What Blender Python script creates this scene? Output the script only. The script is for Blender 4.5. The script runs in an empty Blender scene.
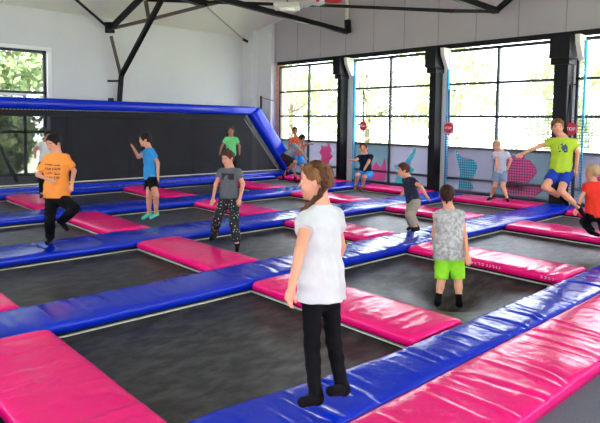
import bpy, math, random
import numpy as np
from mathutils import Vector, Matrix

# ------------------------------------------------------------------ camera, world, exposure
C = bpy.context.scene.collection
scene = bpy.context.scene
FPX, PCY = 568.737, 160.391
PITCH, ROLL, YAW, CAMH = .0676431, .012337, .7441775, 1.65
_f = np.array([math.sin(YAW)*math.cos(PITCH), math.cos(YAW)*math.cos(PITCH), -math.sin(PITCH)])
_r0 = np.array([math.cos(YAW), -math.sin(YAW), 0.]); _u0 = np.cross(_r0, _f)
_r = _r0*math.cos(ROLL)+_u0*math.sin(ROLL); _u = np.cross(_r, _f)
cam_data = bpy.data.cameras.new('camera'); cam = bpy.data.objects.new('camera', cam_data); C.objects.link(cam)
m = Matrix(((_r[0], _u[0], -_f[0], 0), (_r[1], _u[1], -_f[1], 0), (_r[2], _u[2], -_f[2], CAMH), (0, 0, 0, 1)))
cam.matrix_world = m
cam_data.sensor_width = 36; cam_data.lens = 36*FPX/600
cam_data.shift_y = -(211.5-PCY)/600
cam_data.clip_start = .05; cam_data.clip_end = 300
scene.camera = cam

def tree_nodes(mt): mt.use_nodes = True; return mt.node_tree.nodes, mt.node_tree.links
world = bpy.data.worlds.new('world'); scene.world = world
wn, wl = tree_nodes(world)
bg = wn['Background']; bg.inputs[0].default_value = (.82, .90, 1.0, 1); bg.inputs[1].default_value = 5.0
scene.view_settings.view_transform = 'Standard'; scene.view_settings.look = 'None'
scene.view_settings.gamma = 1; scene.view_settings.use_curve_mapping = False
scene.view_settings.exposure = 0.98

# daylight: a low soft sun reaching in from the open side of the hall behind the camera
sd = bpy.data.lights.new('sun', 'SUN'); sd.energy = 18.0; sd.angle = math.radians(3); sd.color = (1, .95, .88)
so = bpy.data.objects.new('sun', sd); C.objects.link(so)
so.rotation_euler = Vector((-.28, -.40, .87)).to_track_quat('Z', 'Y').to_euler()
so.location = (-10, -10, 9)

def ray(x, y): return _f*FPX+_r*(x-300)-_u*(y-PCY)
CAM = np.array([0, 0, CAMH])
def onY(x, y, Y): d = ray(x, y); return CAM+d*(Y/d[1])
def onX(x, y, X): d = ray(x, y); return CAM+d*(X/d[0])
def at(x, y, D): return CAM+ray(x, y)*(D/FPX)

# ------------------------------------------------------------------ helpers
def tag(o, label=None, cat=None, group=None, kind=None):
    if label: o['label'] = label
    if cat: o['category'] = cat
    if group: o['group'] = group
    if kind: o['kind'] = kind
    return o
def empty(name, loc, label=None, cat=None, group=None, kind=None):
    o = bpy.data.objects.new(name, None); C.objects.link(o); o.location = Vector([float(v) for v in loc]); o.empty_display_size = .1
    return tag(o, label, cat, group, kind)
def mesh_obj(name, V, F, mt, parent=None, smooth=False, mats=None, midx=None):
    me = bpy.data.meshes.new(name)
    V = np.asarray(V, float)
    if parent is not None:
        V = V-np.array(parent_world(parent))
    me.from_pydata(V.tolist(), [], F.tolist() if hasattr(F, 'tolist') else F); me.update()
    for q in (mats or [mt]): me.materials.append(q)
    if midx is not None: me.polygons.foreach_set('material_index', np.asarray(midx, dtype=np.int32))
    if smooth: me.polygons.foreach_set('use_smooth', [True]*len(me.polygons))
    o = bpy.data.objects.new(name, me); C.objects.link(o)
    if parent is not None: o.parent = parent
    return o
def parent_world(p):
    v = Vector(p.location)
    while p.parent: p = p.parent; v += p.location
    return tuple(v)
class MB:
    """collects simple solids into one mesh"""
    def __init__(s): s.V = []; s.F = []; s.n = 0
    def add(s, V, F):
        s.V.append(np.asarray(V, float)); s.F += [tuple(i+s.n for i in f) for f in F]; s.n += len(V); return s
    def box(s, x0, y0, z0, x1, y1, z1, b=0):
        if b <= 0:
            V = [(x, y, z) for x in (x0, x1) for y in (y0, y1) for z in (z0, z1)]
            return s.add(V, [(0, 1, 3, 2), (4, 6, 7, 5), (0, 4, 5, 1), (2, 3, 7, 6), (0, 2, 6, 4), (1, 5, 7, 3)])
        bmv = []
        for z, i in ((z0, b), (z0+b, 0), (z1-b, 0), (z1, b)):
            bmv += [(x0+i, y0+i+(b if not i else 0)*0, z), (x1-i, y0+i, z), (x1-i, y1-i, z), (x0+i, y1-i, z)]
        F = [(3, 2, 1, 0), (12, 13, 14, 15)]
        for k in range(3):
            for j in range(4): F.append((k*4+j, k*4+(j+1) % 4, k*4+4+(j+1) % 4, k*4+4+j))
        return s.add(bmv, F)
    def bar(s, a, b, w, h=None, up=(0, 0, 1)):
        a = np.array(a, float); b = np.array(b, float); h = h or w
        d = b-a; d /= np.linalg.norm(d); u = np.array(up, float)
        if abs(d@u) > .95: u = np.array([1., 0, 0])
        sx = np.cross(d, u); sx /= np.linalg.norm(sx); u = np.cross(sx, d)
        V = [p+sx*i*w/2+u*j*h/2 for p in (a, b) for i, j in ((-1, -1), (1, -1), (1, 1), (-1, 1))]
        return s.add(V, [(3, 2, 1, 0), (4, 5, 6, 7), (0, 1, 5, 4), (1, 2, 6, 5), (2, 3, 7, 6), (3, 0, 4, 7)])
    def tube(s, pts, r, n=8, closed_ends=True):
        pts = [np.array(p, float) for p in pts]; rr = r if hasattr(r, '__len__') else [r]*len(pts)
        V = []; F = []
        for i, p in enumerate(pts):
            d = pts[min(i+1, len(pts)-1)]-pts[max(i-1, 0)]; d /= np.linalg.norm(d)
            u = np.array([0, 0, 1.]) if abs(d[2]) < .9 else np.array([1., 0, 0])
            sx = np.cross(d, u); sx /= np.linalg.norm(sx); u = np.cross(sx, d)
            for k in range(n):
                t = 2*math.pi*k/n; V.append(p+rr[i]*(sx*math.cos(t)+u*math.sin(t)))
        for i in range(len(pts)-1):
            for k in range(n): F.append((i*n+k, i*n+(k+1) % n, (i+1)*n+(k+1) % n, (i+1)*n+k))
        F.append(tuple(range(n))[::-1]); F.append(tuple((len(pts)-1)*n+k for k in range(n)))
        return s.add(V, F)
    def prism(s, poly, thick):          # poly: 3D points, thick: offset vector
        P = [np.array(p, float) for p in poly]; t = np.array(thick, float); n = len(P)
        return s.add(P+[p+t for p in P], [tuple(range(n))[::-1], tuple(range(n, 2*n))]+[(i, (i+1) % n, n+(i+1) % n, n+i) for i in range(n)])
    def build(s, name, mt, parent=None, smooth=False):
        return mesh_obj(name, np.concatenate(s.V), s.F, mt, parent, smooth)

# ------------------------------------------------------------------ materials
MATS = {}
def M(name, col, rough=.6, metal=0, spec=.5, bump=None, coat=0, col2=None, cscale=5, sheen=0, aniso=None, cfac=(.35, .65), emit=None):
    if name in MATS: return MATS[name]
    mt = bpy.data.materials.new(name); n, l = tree_nodes(mt); b = n['Principled BSDF']
    b.inputs['Base Color'].default_value = (*col, 1); b.inputs['Roughness'].default_value = rough
    b.inputs['Metallic'].default_value = metal; b.inputs['Specular IOR Level'].default_value = spec
    b.inputs['Coat Weight'].default_value = coat; b.inputs['Coat Roughness'].default_value = .12
    b.inputs['Sheen Weight'].default_value = sheen
    if emit: b.inputs['Emission Color'].default_value = (*emit[0], 1); b.inputs['Emission Strength'].default_value = emit[1]
    if bump or col2:
        tc = n.new('ShaderNodeTexCoord'); mp = n.new('ShaderNodeMapping'); l.new(tc.outputs['Object'], mp.inputs[0])
        if aniso: mp.inputs['Scale'].default_value = aniso
    if col2:
        nz = n.new('ShaderNodeTexNoise'); nz.inputs['Scale'].default_value = cscale; nz.inputs['Detail'].default_value = 8; nz.inputs['Roughness'].default_value = .65
        l.new(mp.outputs[0], nz.inputs[0]); cr = n.new('ShaderNodeValToRGB')
        cr.color_ramp.elements[0].position = cfac[0]; cr.color_ramp.elements[1].position = cfac[1]
        cr.color_ramp.elements[0].color = (*col, 1); cr.color_ramp.elements[1].color = (*col2, 1)
        l.new(nz.outputs[0], cr.inputs[0]); l.new(cr.outputs[0], b.inputs['Base Color'])
    if bump:
        nb = n.new('ShaderNodeTexNoise'); nb.inputs['Scale'].default_value = bump[0]; nb.inputs['Detail'].default_value = 4
        l.new(mp.outputs[0], nb.inputs[0]); bp = n.new('ShaderNodeBump'); bp.inputs['Strength'].default_value = bump[1]; bp.inputs['Distance'].default_value = bump[2] if len(bump) > 2 else .01
        l.new(nb.outputs[0], bp.inputs['Height']); l.new(bp.outputs[0], b.inputs['Normal'])
    MATS[name] = mt; return mt
pink = M('pink_vinyl', (1.0, .004, .21), .20, bump=(10, .3, .02), spec=.38)
blue = M('blue_vinyl', (.0, .022, .55), .17, bump=(10, .3, .02), spec=.42)
black = M('black_metal', (.004, .004, .005), .5, spec=.25)
blackpad = M('black_fabric', (.012, .012, .014), .8)
webbing = M('cream_webbing', (.75, .72, .62), .8)
bedmat = M('bed_mesh', (.004, .004, .005), .40, col2=(.082, .082, .084), cscale=4.2, aniso=(1, 1.9, 1), cfac=(.42, .66), bump=(160, .35, .004), spec=.5)
wallw = M('white_plaster', (.72, .71, .75), .85, col2=(.76, .755, .77), cscale=.8, bump=(30, .1, .004))
ceilm = M('cream_ceiling', (.84, .82, .72), .9, col2=(.80, .78, .69), cscale=.7)
cladm = M('grey_cladding', (.42, .38, .41), .5, col2=(.46, .42, .44), cscale=.7)
carpet = M('grey_carpet', (.10, .115, .15), .95, col2=(.16, .175, .215), cscale=90, bump=(140, .5, .006))
frame_m = M('window_frame', (.025, .028, .04), .5)
white_m = M('white_paint', (.85, .85, .85), .5)
cyan_m = M('cyan_tube', (.05, .55, .85), .4)
brick = M('brick', (.62, .27, .16), .85, col2=(.75, .40, .27), cscale=6)

def mix_transparent(name, col, alpha, rough=.5, translucent=False, grid=None, kind='diffuse'):
    mt = bpy.data.materials.new(name); n, l = tree_nodes(mt); out = n['Material Output']; n.remove(n['Principled BSDF'])
    tr = n.new('ShaderNodeBsdfTransparent')
    if kind == 'gloss': sh = n.new('ShaderNodeBsdfGlossy'); sh.inputs['Roughness'].default_value = rough
    elif kind == 'translucent': sh = n.new('ShaderNodeBsdfTranslucent')
    else: sh = n.new('ShaderNodeBsdfDiffuse')
    sh.inputs[0].default_value = (*col, 1)
    mx = n.new('ShaderNodeMixShader'); mx.inputs[0].default_value = alpha
    l.new(tr.outputs[0], mx.inputs[1]); l.new(sh.outputs[0], mx.inputs[2]); l.new(mx.outputs[0], out.inputs[0])
    if grid:
        tc = n.new('ShaderNodeTexCoord'); sp = n.new('ShaderNodeSeparateXYZ'); l.new(tc.outputs['Object'], sp.inputs[0])
        hs = []
        for ax in grid[1]:
            a = n.new('ShaderNodeMath'); a.operation = 'PINGPONG'; a.inputs[1].default_value = grid[0]/2; l.new(sp.outputs[ax], a.inputs[0])
            c = n.new('ShaderNodeMath'); c.operation = 'LESS_THAN'; c.inputs[1].default_value = grid[2]; l.new(a.outputs[0], c.inputs[0]); hs.append(c)
        mm = n.new('ShaderNodeMath'); mm.operation = 'MAXIMUM'; l.new(hs[0].outputs[0], mm.inputs[0]); l.new(hs[1].outputs[0], mm.inputs[1])
        sc = n.new('ShaderNodeMath'); sc.operation = 'MULTIPLY'; sc.inputs[1].default_value = alpha; l.new(mm.outputs[0], sc.inputs[0]); l.new(sc.outputs[0], mx.inputs[0])
    return mt
glass = mix_transparent('clear_glass', (1, 1, 1), .06, .05, kind='gloss')
film = mix_transparent('lilac_film', (.145, .13, .20), .88, kind='translucent')
filmg = mix_transparent('grey_blue_film', (.085, .12, .165), .90, kind='translucent')
g_pink = mix_transparent('pink_graffiti', (1.0, .14, .42), .95)
g_cyan = mix_transparent('cyan_graffiti', (.10, .75, .90), .95)
netmat = mix_transparent('white_safety_net', (.15, .16, .24), .7, grid=(.06, (1, 2), .008))
blacknet = mix_transparent('black_wall_bed', (.045, .045, .05), .60)

# ------------------------------------------------------------------ the hall
XW, YB = 12.3, 16.0                     # window wall, back wall
def zc(y): return 4.55+.25*(YB-y)
def struct(o): o['kind'] = 'structure'; return o
struct(MB().box(-6, -7, -1.3, 13, 17, -1.2).build('floor', M('concrete', (.40, .40, .40), .8, col2=(.5, .5, .5))))
struct(MB().box(1.2, -2.5, -.16, 12.25, 1.44, -.088).build('floor_walkway', carpet))
# back wall with window opening X 2.2..5.42, Z .12..3.47
mb = MB()
for b in ((-6, -1.2, 2.2, 5.2), (5.42, -1.2, 12.5, 5.2), (2.2, -1.2, 5.42, .12), (2.2, 3.47, 5.42, 5.2)):
    mb.box(b[0], YB, b[1], b[2], YB+.3, b[3])
struct(mb.build('wall_back', wallw))
# right wall above, below and between the windows
bays = [(11.62, 14.45), (8.47, 11.15), (5.32, 8.03), (2.0, 4.92)]
mb = MB(); mb.box(XW, -4.3, 3.52, XW+.25, YB, 9.3); mb.box(XW, -4.3, -1.2, XW+.25, YB, -.05)
struct(mb.build('wall_right', cladm))
mb = MB()
for y0, y1 in ((-4.3, 2.0), (4.92, 5.32), (8.03, 8.47), (11.15, 11.62)): mb.box(XW+.02, y0, -.05, XW+.24, y1, 3.52)
struct(mb.build('wall_piers', M('pier_paint', (.85, .86, .9), .8)))
struct(MB().box(XW+.01, 14.62, -.05, XW+.24, YB, 3.52).build('wall_corner', wallw))
struct(MB().box(XW+.01, 14.45, -.05, XW+.24, 14.62, 3.52).build('trim_brick', brick))
# cladding seams
seams = M('seam', (.26, .24, .28), .8)
mb = MB()
for k in range(14): mb.box(XW-.008, 14.6-1.05*k-.008, 3.6, XW+.005, 14.6-1.05*k+.008, 9)
struct(mb.build('trim_seams', seams))
struct(MB().box(XW-.07, -3, 3.49, XW+.02, 14.45, 3.60).build('trim_lintel', black))
# corner pilaster and back-right box
struct(MB().box(11.95, 15.4, -.05, XW+.02, YB, 5.2).build('wall_pilaster', wallw))
struct(MB().box(XW-.14, 14.68, -.05, XW+.02, 15.40, 5.2).build('wall_niche', wallw))
# sloping ceiling
mb = MB(); mb.prism([(-6, 17, zc(17)), (13, 17, zc(17)), (13, 5, zc(5)), (-6, 5, zc(5))], (0, 0, .2))
mb.prism([(-6, 5, zc(5)), (13, 5, zc(5)), (13, -4.3, zc(5)-2.3), (-6, -4.3, zc(5)-2.3)], (0, 0, .2))
struct(mb.build('ceiling', ceilm))

# the unseen near walls: a glazed strip in the front, a solid left side
mb = MB(); mb.box(-4.3, -4.3, -1.2, 12.55, -4.0, .9); mb.box(-4.3, -4.3, 3.2, 12.55, -4.0, 8)
for x in range(-4, 13, 2): mb.box(x-.3, -4.3, .9, x+.3, -4.0, 3.2)
struct(mb.build('wall_front', wallw))
mb = MB(); mb.box(-4.3, -4.3, -1.2, -4.0, YB, .9); mb.box(-4.3, -4.3, 3.0, -4.0, YB, 8)
for y in range(-4, 17, 4): mb.box(-4.3, y-.9, .9, -4.0, y+.9, 3.0)
struct(mb.build('wall_left', wallw))
# windows in the right wall
def bay(n, y0, y1, kind):
    r = empty('window_%d' % n, (XW, (y0+y1)/2, .0)); struct(r)
    f = MB(); w = .028; x0, x1 = XW+.03, XW+.10; ym = (y0+y1)/2
    for z in (2.62, 1.83, 1.06, .30): f.box(x0, y0, z-w, x1, y1, z+w)
    f.box(x0, y0, 3.40, x1, y1, 3.47); f.box(x0, y0, -.05, x1, y1, .02)
    for y in (y0+.03, ym, y1-.03): f.box(x0, y-w, -.05, x1, y+w, 3.47)
    f.build('frame', frame_m, r)
    for i, (a, b) in enumerate(((y0, ym), (ym, y1))):
        MB().box(XW+.055, a+.03, 1.06, XW+.061, b-.03, 3.43).build('pane', glass, r)
        q = MB().box(XW+.055, a+.03, .02, XW+.061, b-.03, 1.06).build('lower_pane', filmg if (kind+i) % 2 else film, r)
    return r
def graffiti(win, polys, mt, name='graffiti'):
    for poly in polys:
        MB().prism([(XW+.045, y, z) for y, z in poly], (.004, 0, 0)).build(name, mt, win)
def blob(yc, zc_, ry, rz, seed, n=22, jag=.3):
    rd = random.Random(seed); return [(yc+ry*math.cos(t)*(1+jag*(rd.random()-.5)*2), max(.04, min(1.02, zc_+rz*math.sin(t)*(1+jag*(rd.random()-.5)*2)))) for t in [2*math.pi*k/n for k in range(n)]]
w1 = bay(1, *bays[0], 0); w2 = bay(2, *bays[1], 0); w3 = bay(3, *bays[2], 1); w4 = bay(4, *bays[3], 1)
graffiti(w1, [blob(12.25, .62, .25, .38, 1, jag=.35)], g_pink)
graffiti(w2, [[(10.75, .04), (10.72, .30), (10.45, .36), (10.25, .55), (10.1, .40), (9.95, .66), (9.86, .3), (9.95, .04)]], g_pink)
graffiti(w2, [[(9.6, .04), (9.5, .25), (9.62, .5), (9.3, .55), (8.95, 1.0), (8.9, .98), (9.1, .55), (8.95, .4), (9.2, .25), (9.15, .04)]], g_cyan)
graffiti(w3, [[(7.75, 1.0), (7.5, .80), (7.25, .80), (7.1, .62), (7.2, .42), (7.35, .3), (7.2, .12), (7.3, .04), (7.62, .04), (7.6, .5)]], g_cyan)
graffiti(w3, [blob(6.15, .60, .42, .40, 5, jag=.25), [(6.45, .04), (6.5, .3), (6.2, .36), (5.9, .28), (5.6, .36), (5.45, .28), (5.7, .04)]], g_pink)
graffiti(w4, [blob(4.3, .5, .35, .35, 8)], g_pink)

# back wall window
r5 = empty('window_5', (3.8, YB, 0)); struct(r5)
f = MB()
for z in (.16, 1.30, 2.34, 3.43): f.box(2.2, YB+.04, z-.035, 5.42, YB+.12, z+.035)
for x in (2.24, 4.86, 5.38, 3.4): f.box(x-.035, YB+.04, .12, x+.035, YB+.12, 2.34 if x in (4.86, 3.4) else 3.47)
f.build('frame', frame_m, r5)
MB().box(2.2, YB+.07, .12, 5.42, YB+.076, 3.47).build('pane', glass, r5)
MB().box(3.9, YB-.03, 2.25, 4.9, YB+.04, 2.31).build('handle_rail', white_m, r5)
mb = MB(); mb.box(5.43, YB-.04, .12, 5.54, YB+.02, 3.46); mb.box(2.1, YB-.04, 3.475, 5.54, YB+.02, 3.56); struct(mb.build('trim_window', M('glare_white', (.95, .95, .95), .4)))  # white outer trim, widened and brightened to paint in glare on the right jamb

# steel columns with corbel capitals
def column(ya, yb, label):
    r = empty('steel_column', (XW-.15, (ya+yb)/2, -.12), label, 'column', 'black columns along the window wall')
    MB().box(XW-.30, ya, -.12, XW-.01, yb, 3.0).build('shaft', black, r)
    c = MB(); c.box(XW-.36, ya-.04, 2.90, XW-.01, yb+.06, 3.02)
    c.box(XW-.46, ya-.08, 3.02, XW-.01, yb+.05, 3.49); c.build('capital', black, r)
    b = MB(); b.prism([(XW-.01, ya-.12, 3.49), (XW-.01, ya-.12, 3.0), (XW-.1, ya-.12, 2.98), (XW-.30, ya-.12, 3.32), (XW-.33, ya-.12, 3.49)], (0, -.10, 0))
    b.build('corbel', M('cream_corbel', (.85, .82, .74), .7), r)
    return r
column(11.33, 11.47, 'black column between the two leftmost window bays, behind the braided girl')
column(8.13, 8.31, 'black column between the leaning boy in navy and the pale boy in white')
column(4.95, 5.23, 'widest black column, right behind the jumping boy in lime green')
# thin cyan-coloured tubes by the columns
for y, lab in ((11.02, 'thin cyan vertical tube beside the boy in blue shorts'), (7.93, 'thin cyan vertical tube behind the square stop sign'), (4.70, 'thin cyan vertical tube right of the jumping boy')):
    o = MB().tube([(XW-.06, y, .0), (XW-.06, y, 3.38)], .028).build('thin_tube', cyan_m); tag(o, lab, 'tube', 'cyan tubes on the window wall')
for y, lab in ((10.92, 'white strip of window reveal at the left bay'),):
    pass

# ------------------------------------------------------------------ pads
def pad(name, x0, x1, y0, y1, mt, label, cat='pad', group=None, z=0., th=.085, nf=None, seed=0, res=None, amp=1., skirt=True, parent=None, pitch=1., flare=None):
    rd = np.random.RandomState(seed)
    alongx = (x1-x0) > (y1-y0)
    L, W = ((x1-x0), (y1-y0)) if alongx else ((y1-y0), (x1-x0))
    cx, cy = (x0+x1)/2, (y0+y1)/2
    near = min(math.hypot(x0, y0), math.hypot(cx, cy))
    res = res or (.011 if near < 4 else .026 if near < 7 else .05)
    ns = int(min(900, max(12, L/res))); nt = 34 if near < 7 else 18
    s = np.linspace(-L/2, L/2, ns+1)
    s = np.concatenate([[-L/2]*2, s, [L/2]*2]); inset = np.ones(len(s)); endz = np.ones(len(s))
    inset[0] = 0.0; inset[-1] = 0.0
    th_ = np.linspace(0, math.pi, nt+1); nexp = 7.
    cw = np.sign(np.cos(th_))*np.abs(np.cos(th_))**(2/nexp); hz = np.abs(np.sin(th_))**(2/nexp)
    # rounding near the ends
    de = np.minimum(s+L/2, L/2-s); rr = .05
    k = np.clip(de/rr, 0, 1); e = np.sqrt(np.clip(1-(1-k)**2, 0, 1)); e[0] = e[-1] = 0
    S, Tt = np.meshgrid(s, cw, indexing='ij'); Z = (hz[None, :]*th)*(.45+.55*e[:, None]); Z[0, :] = 0; Z[-1, :] = 0
    Wd = (W/2)*(1-.03*(1-e))[:, None]*Tt
    top = (hz**3)[None, :]*e[:, None]
    bulge = .008*(1-Tt**2)
    disp = bulge.copy()
    nf = nf if nf is not None else int(L*6)
    for q in range(nf):
        sk = rd.uniform(-L/2, L/2); w = rd.uniform(.010, .03) if near < 7 else rd.uniform(.02, .05); a = rd.uniform(.003, .010)*amp*rd.choice([-1, 1, 1]); sl = rd.uniform(-.10, .10); cu = rd.uniform(-.05, .05)
        tc = rd.uniform(-1, 1); tw = rd.uniform(.4, 1.3)
        d = S-sk-sl*Tt-cu*Tt**2
        disp += a*np.exp(-(d/w)**2)*np.exp(-((Tt-tc)/tw)**4)
        disp -= .6*a*np.exp(-((d-1.7*w)/(w*1.4))**2)*np.exp(-((Tt-tc)/tw)**4)
    if near < 9:                                        # taut pleats across the width, a hand's breadth apart
        x_ = -L/2
        while x_ < L/2:
            x_ += rd.uniform(.09, .34)*pitch; w = rd.uniform(.010, .020); a = rd.uniform(.002, .007)*amp; sl = rd.uniform(-.03, .05); tc = rd.uniform(-.5, .5); tw = rd.uniform(.6, 1.2)
            d = (S-x_-sl*Tt-rd.uniform(-.02, .02)*Tt**2)/w
            disp += a*np.where(d < 0, np.exp(-(d/2.6)**2), np.exp(-(d/.8)**2))*np.exp(-((Tt-tc)/tw)**4)
    for q in range(int(L*2)+2):
        sk = rd.uniform(-L/2, L/2); w = rd.uniform(.08, .25); disp += rd.uniform(-.006, .006)*amp*np.exp(-((S-sk-rd.uniform(-.2, .2)*Tt)/w)**2)
    Z = z-th+Z+disp*top
    # slight swelling of the sides
    if alongx: V = np.stack([cx+S, cy+Wd, Z], -1)
    else: V = np.stack([cx+Wd, cy+S, Z], -1)
    a, b = V.shape[:2]; V = V.reshape(-1, 3); F = []
    if flare: V[:, 1] += flare*np.clip((V[:, 1]-y0)/(y1-y0), 0, 1)*np.clip((3.3-V[:, 0])/1.5, 0, 1)**1.3
    I = np.arange(a*b).reshape(a, b)
    q = np.stack([I[:-1, :-1], I[1:, :-1], I[1:, 1:], I[:-1, 1:]], -1).reshape(-1, 4)
    if not alongx: q = q[:, ::-1]
    F = q.tolist()
    # flat underside
    und = np.stack([I[:-1, -1], I[1:, -1], I[1:, 0], I[:-1, 0]], -1)
    if not alongx: und = und[:, ::-1]
    F += und.tolist()
    o = mesh_obj(name, V, F, mt, parent, True)
    if label: tag(o, label, cat, group)
    return o

PX = [(.90, 1.54), (3.56, 4.24), (6.22, 6.92), (8.88, 9.58)]        # columns of pink pads
RY = [(2.505, 4.60), (5.28, 7.16), (8.00, 9.98), (10.88, 13.2)]      # rows of beds
BY = [(2.08, 2.46, 1.60), (4.61, 5.27, -2.5), (7.17, 7.99, -2.5), (9.99, 10.87, -2.5), (13.21, 13.80, -2.5)]
gB = 'long blue pads between the trampoline rows'
pad('blue_pad', 1.58, 11.98, 2.07, 2.50, blue, 'nearest blue pad, narrow, the braided girl stands on it', group=gB, seed=3, nf=50, amp=1.1, pitch=1.3, flare=.16)
pad('blue_pad', -3.2, 11.96, 4.61, 5.27, blue, 'wide blue pad running across behind the braided girl, second from the camera', group=gB, seed=14, nf=90, amp=1.3, pitch=.5)
pad('blue_pad', -3.2, 11.96, 7.17, 7.99, blue, 'blue pad under the one-legged boy in the orange shirt', group=gB, seed=5, nf=90)
pad('blue_pad', -3.2, 11.96, 9.99, 10.87, blue, 'blue pad behind the boy in the teal shirt, fourth from the camera', group=gB, seed=6, nf=60)
pad('blue_pad', -3.2, 11.2, 13.22, 13.70, blue, 'flat blue pad lowest along the foot of the black back screen', group=gB, seed=7, nf=40)
gP = 'pink pads between the trampoline beds'
pl = {
 (0, 0): 'big hot pink pad filling the lower left corner of the photo',
 (0, 1): 'pink pad right behind the legs of the braided girl, running to the near blue pad',
 (0, 2): 'pink pad right of the child in lime shorts, lettered along its side',
 (0, 3): 'pink pad at the right edge in front of the child in the red shirt',
 (1, 0): 'sliver of pink pad at the left edge above the big corner pad',
 (1, 1): 'pink pad in front of the walking girl in patterned leggings',
 (1, 2): 'pink pad just right of the braided girl, reaching the shirt of the leaning navy boy',
 (1, 3): 'pink pad right of the leaning boy in beige trousers',
 (2, 1): 'pink pad right beside the legs of the boy in orange, crossing to the blue pad',
 (2, 2): 'pink pad directly behind the girl in patterned leggings',
 (2, 3): 'pink pad beyond the head of the braided girl, before the bouncing navy boy',
 (3, 1): 'dark pink pad behind the legs of the boy in orange, near the left edge',
 (3, 2): 'small pink pad behind the shorts of the boy in teal',
 (3, 3): 'small far pink pad right of the boy in the green shirt',
}
for (r_, c_), lab in pl.items():
    y0, y1 = RY[r_]; x0, x1 = PX[c_]
    if (r_, c_) == (0, 0): y0 = .6; y1 += .01
    pad('pink_pad', x0, x1, y0+.01, y1-.01, pink, lab, group=gP, seed=20+r_*5+c_, nf=(22 if r_ == 0 else 14), amp=.9, th=.085, pitch=1.3)
pad('pink_pad', 1.62, 11.98, 1.42, 2.07, pink, 'long pink pad along the near right edge beside the grey carpet', group=gP, seed=60, nf=40, amp=1.3, th=.09, pitch=1.5)
for (y0, y1), lab in zip(RY, ('pink wall pad at the far right edge under the red shirt', 'pink wall pad the pale boy in white stands on', 'pink wall pad behind the boy in blue shorts and navy shirt', 'pink wall pad furthest back, by the leftmost window bay')):
    pad('wall_pad', 11.25, 12.0, y0+.01, y1-.01, pink, lab, group='pink pads along the window wall', seed=int(y0*9), nf=10, th=.09)
# worn, unreadable pale print along the side of the lettered pad
lettered = [o for o in C.objects if o.get('label', '').startswith('pink pad right of the child in lime shorts')][0]
rl = random.Random(4); mb = MB()
for y0_, y1_ in ((3.25, 4.12), (2.62, 2.78)):
    y = y0_
    while y < y1_:
        w_ = rl.uniform(.012, .03); z_ = -.055; hh = rl.choice([.03, .03, .022])
        mb.box(6.212, y, z_, 6.2185, y+.007, z_+hh)
        if rl.random() < .7: mb.box(6.212, y, z_+hh-.007, 6.2185, y+w_, z_+hh)
        if rl.random() < .5: mb.box(6.212, y, z_, 6.2185, y+w_, z_+.006)
        y += w_+.022
mb.build('printed_lettering', M('pale_print', (.95, .45, .6), .5), lettered)
# ------------------------------------------------------------------ beds with webbing
cols = [(-1.76, .90), (1.54, 3.56), (4.24, 6.22), (6.92, 8.88), (9.58, 11.25)]
bl = {(0, 1): 'black trampoline bed beneath the braided girl, nearest of all', (0, 2): 'black trampoline bed the child in lime shorts is sinking into', (0, 3): 'black trampoline bed between the lettered pink pad and the right edge pad', (0, 4): 'black trampoline bed under the child in red',
 (1, 0): 'trampoline bed at the left edge behind the corner pink pad', (1, 1): 'trampoline bed between the orange boy\'s blue pad and the wide blue pad, left of centre', (1, 2): 'trampoline bed the girl in patterned leggings walks on', (1, 3): 'trampoline bed the leaning boy in beige trousers stands on', (1, 4): 'trampoline bed in front of the pale boy in white',
 (2, 0): 'trampoline bed at the left edge beside the orange boy\'s standing foot', (2, 1): 'trampoline bed behind the orange boy\'s legs', (2, 2): 'trampoline bed under the boy in the teal shirt', (2, 3): 'trampoline bed behind the braided girl\'s head', (2, 4): 'trampoline bed below the boy in blue shorts and navy shirt',
 (3, 1): 'far trampoline bed left, before the boy in white', (3, 2): 'far trampoline bed behind the teal boy', (3, 3): 'far trampoline bed in front of the boy in green', (3, 4): 'far trampoline bed in front of the bending boy'}
def bed(x0, x1, y0, y1, label, dip=None):
    if y0 < 2.6: y0 += .02
    zb = -.145; X0, X1, Y0, Y1 = x0, x1, y0, y1; x0 -= .10; x1 += .10; y0 -= .10; y1 += .10
    r = empty('trampoline', ((x0+x1)/2, (y0+y1)/2, zb), label, 'trampoline', 'black trampoline beds')
    n = 56; X, Y = np.meshgrid(np.linspace(x0+.04, x1-.04, n), np.linspace(y0+.04, y1-.04, n), indexing='ij')
    u = (X-x0)/(x1-x0); v = (Y-y0)/(y1-y0)
    Z = zb-.03*np.sin(np.pi*u)*np.sin(np.pi*v)
    if dip is not None:
        dd = np.hypot(X-dip[0], Y-dip[1]); edge = np.clip(np.minimum.reduce([X-x0, x1-X, Y-y0, y1-Y])/.35, 0, 1)
        Z -= dip[2]*np.exp(-(dd/.42)**1.5)*edge
    V = np.stack([X, Y, Z], -1).reshape(-1, 3); I = np.arange(n*n).reshape(n, n)
    F = np.stack([I[:-1, :-1], I[1:, :-1], I[1:, 1:], I[:-1, 1:]], -1).reshape(-1, 4)
    mesh_obj('jumping_mat', V, F, bedmat, r, True)
    w = MB(); i = .04; t = .012
    for a, b in (((x0+i, y0+i), (x1-i, y0+i)), ((x1-i, y0+i), (x1-i, y1-i)), ((x1-i, y1-i), (x0+i, y1-i)), ((x0+i, y1-i), (x0+i, y0+i))):
        w.bar((*a, zb+.012), (*b, zb+.012), t*2, .012)
    w.build('webbing_border', webbing, r)
    s = MB(); e = .025     # dark skirt of the frame under the pads
    for b in ((x0, y0, x0+e, y1), (x1-e, y0, x1, y1), (x0+e, y0, x1-e, y0+e), (x0+e, y1-e, x1-e, y1)): s.box(b[0], b[1], zb-.3, b[2], b[3], -.088)
    s.build('frame_skirt', black, r)
    return r
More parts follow.
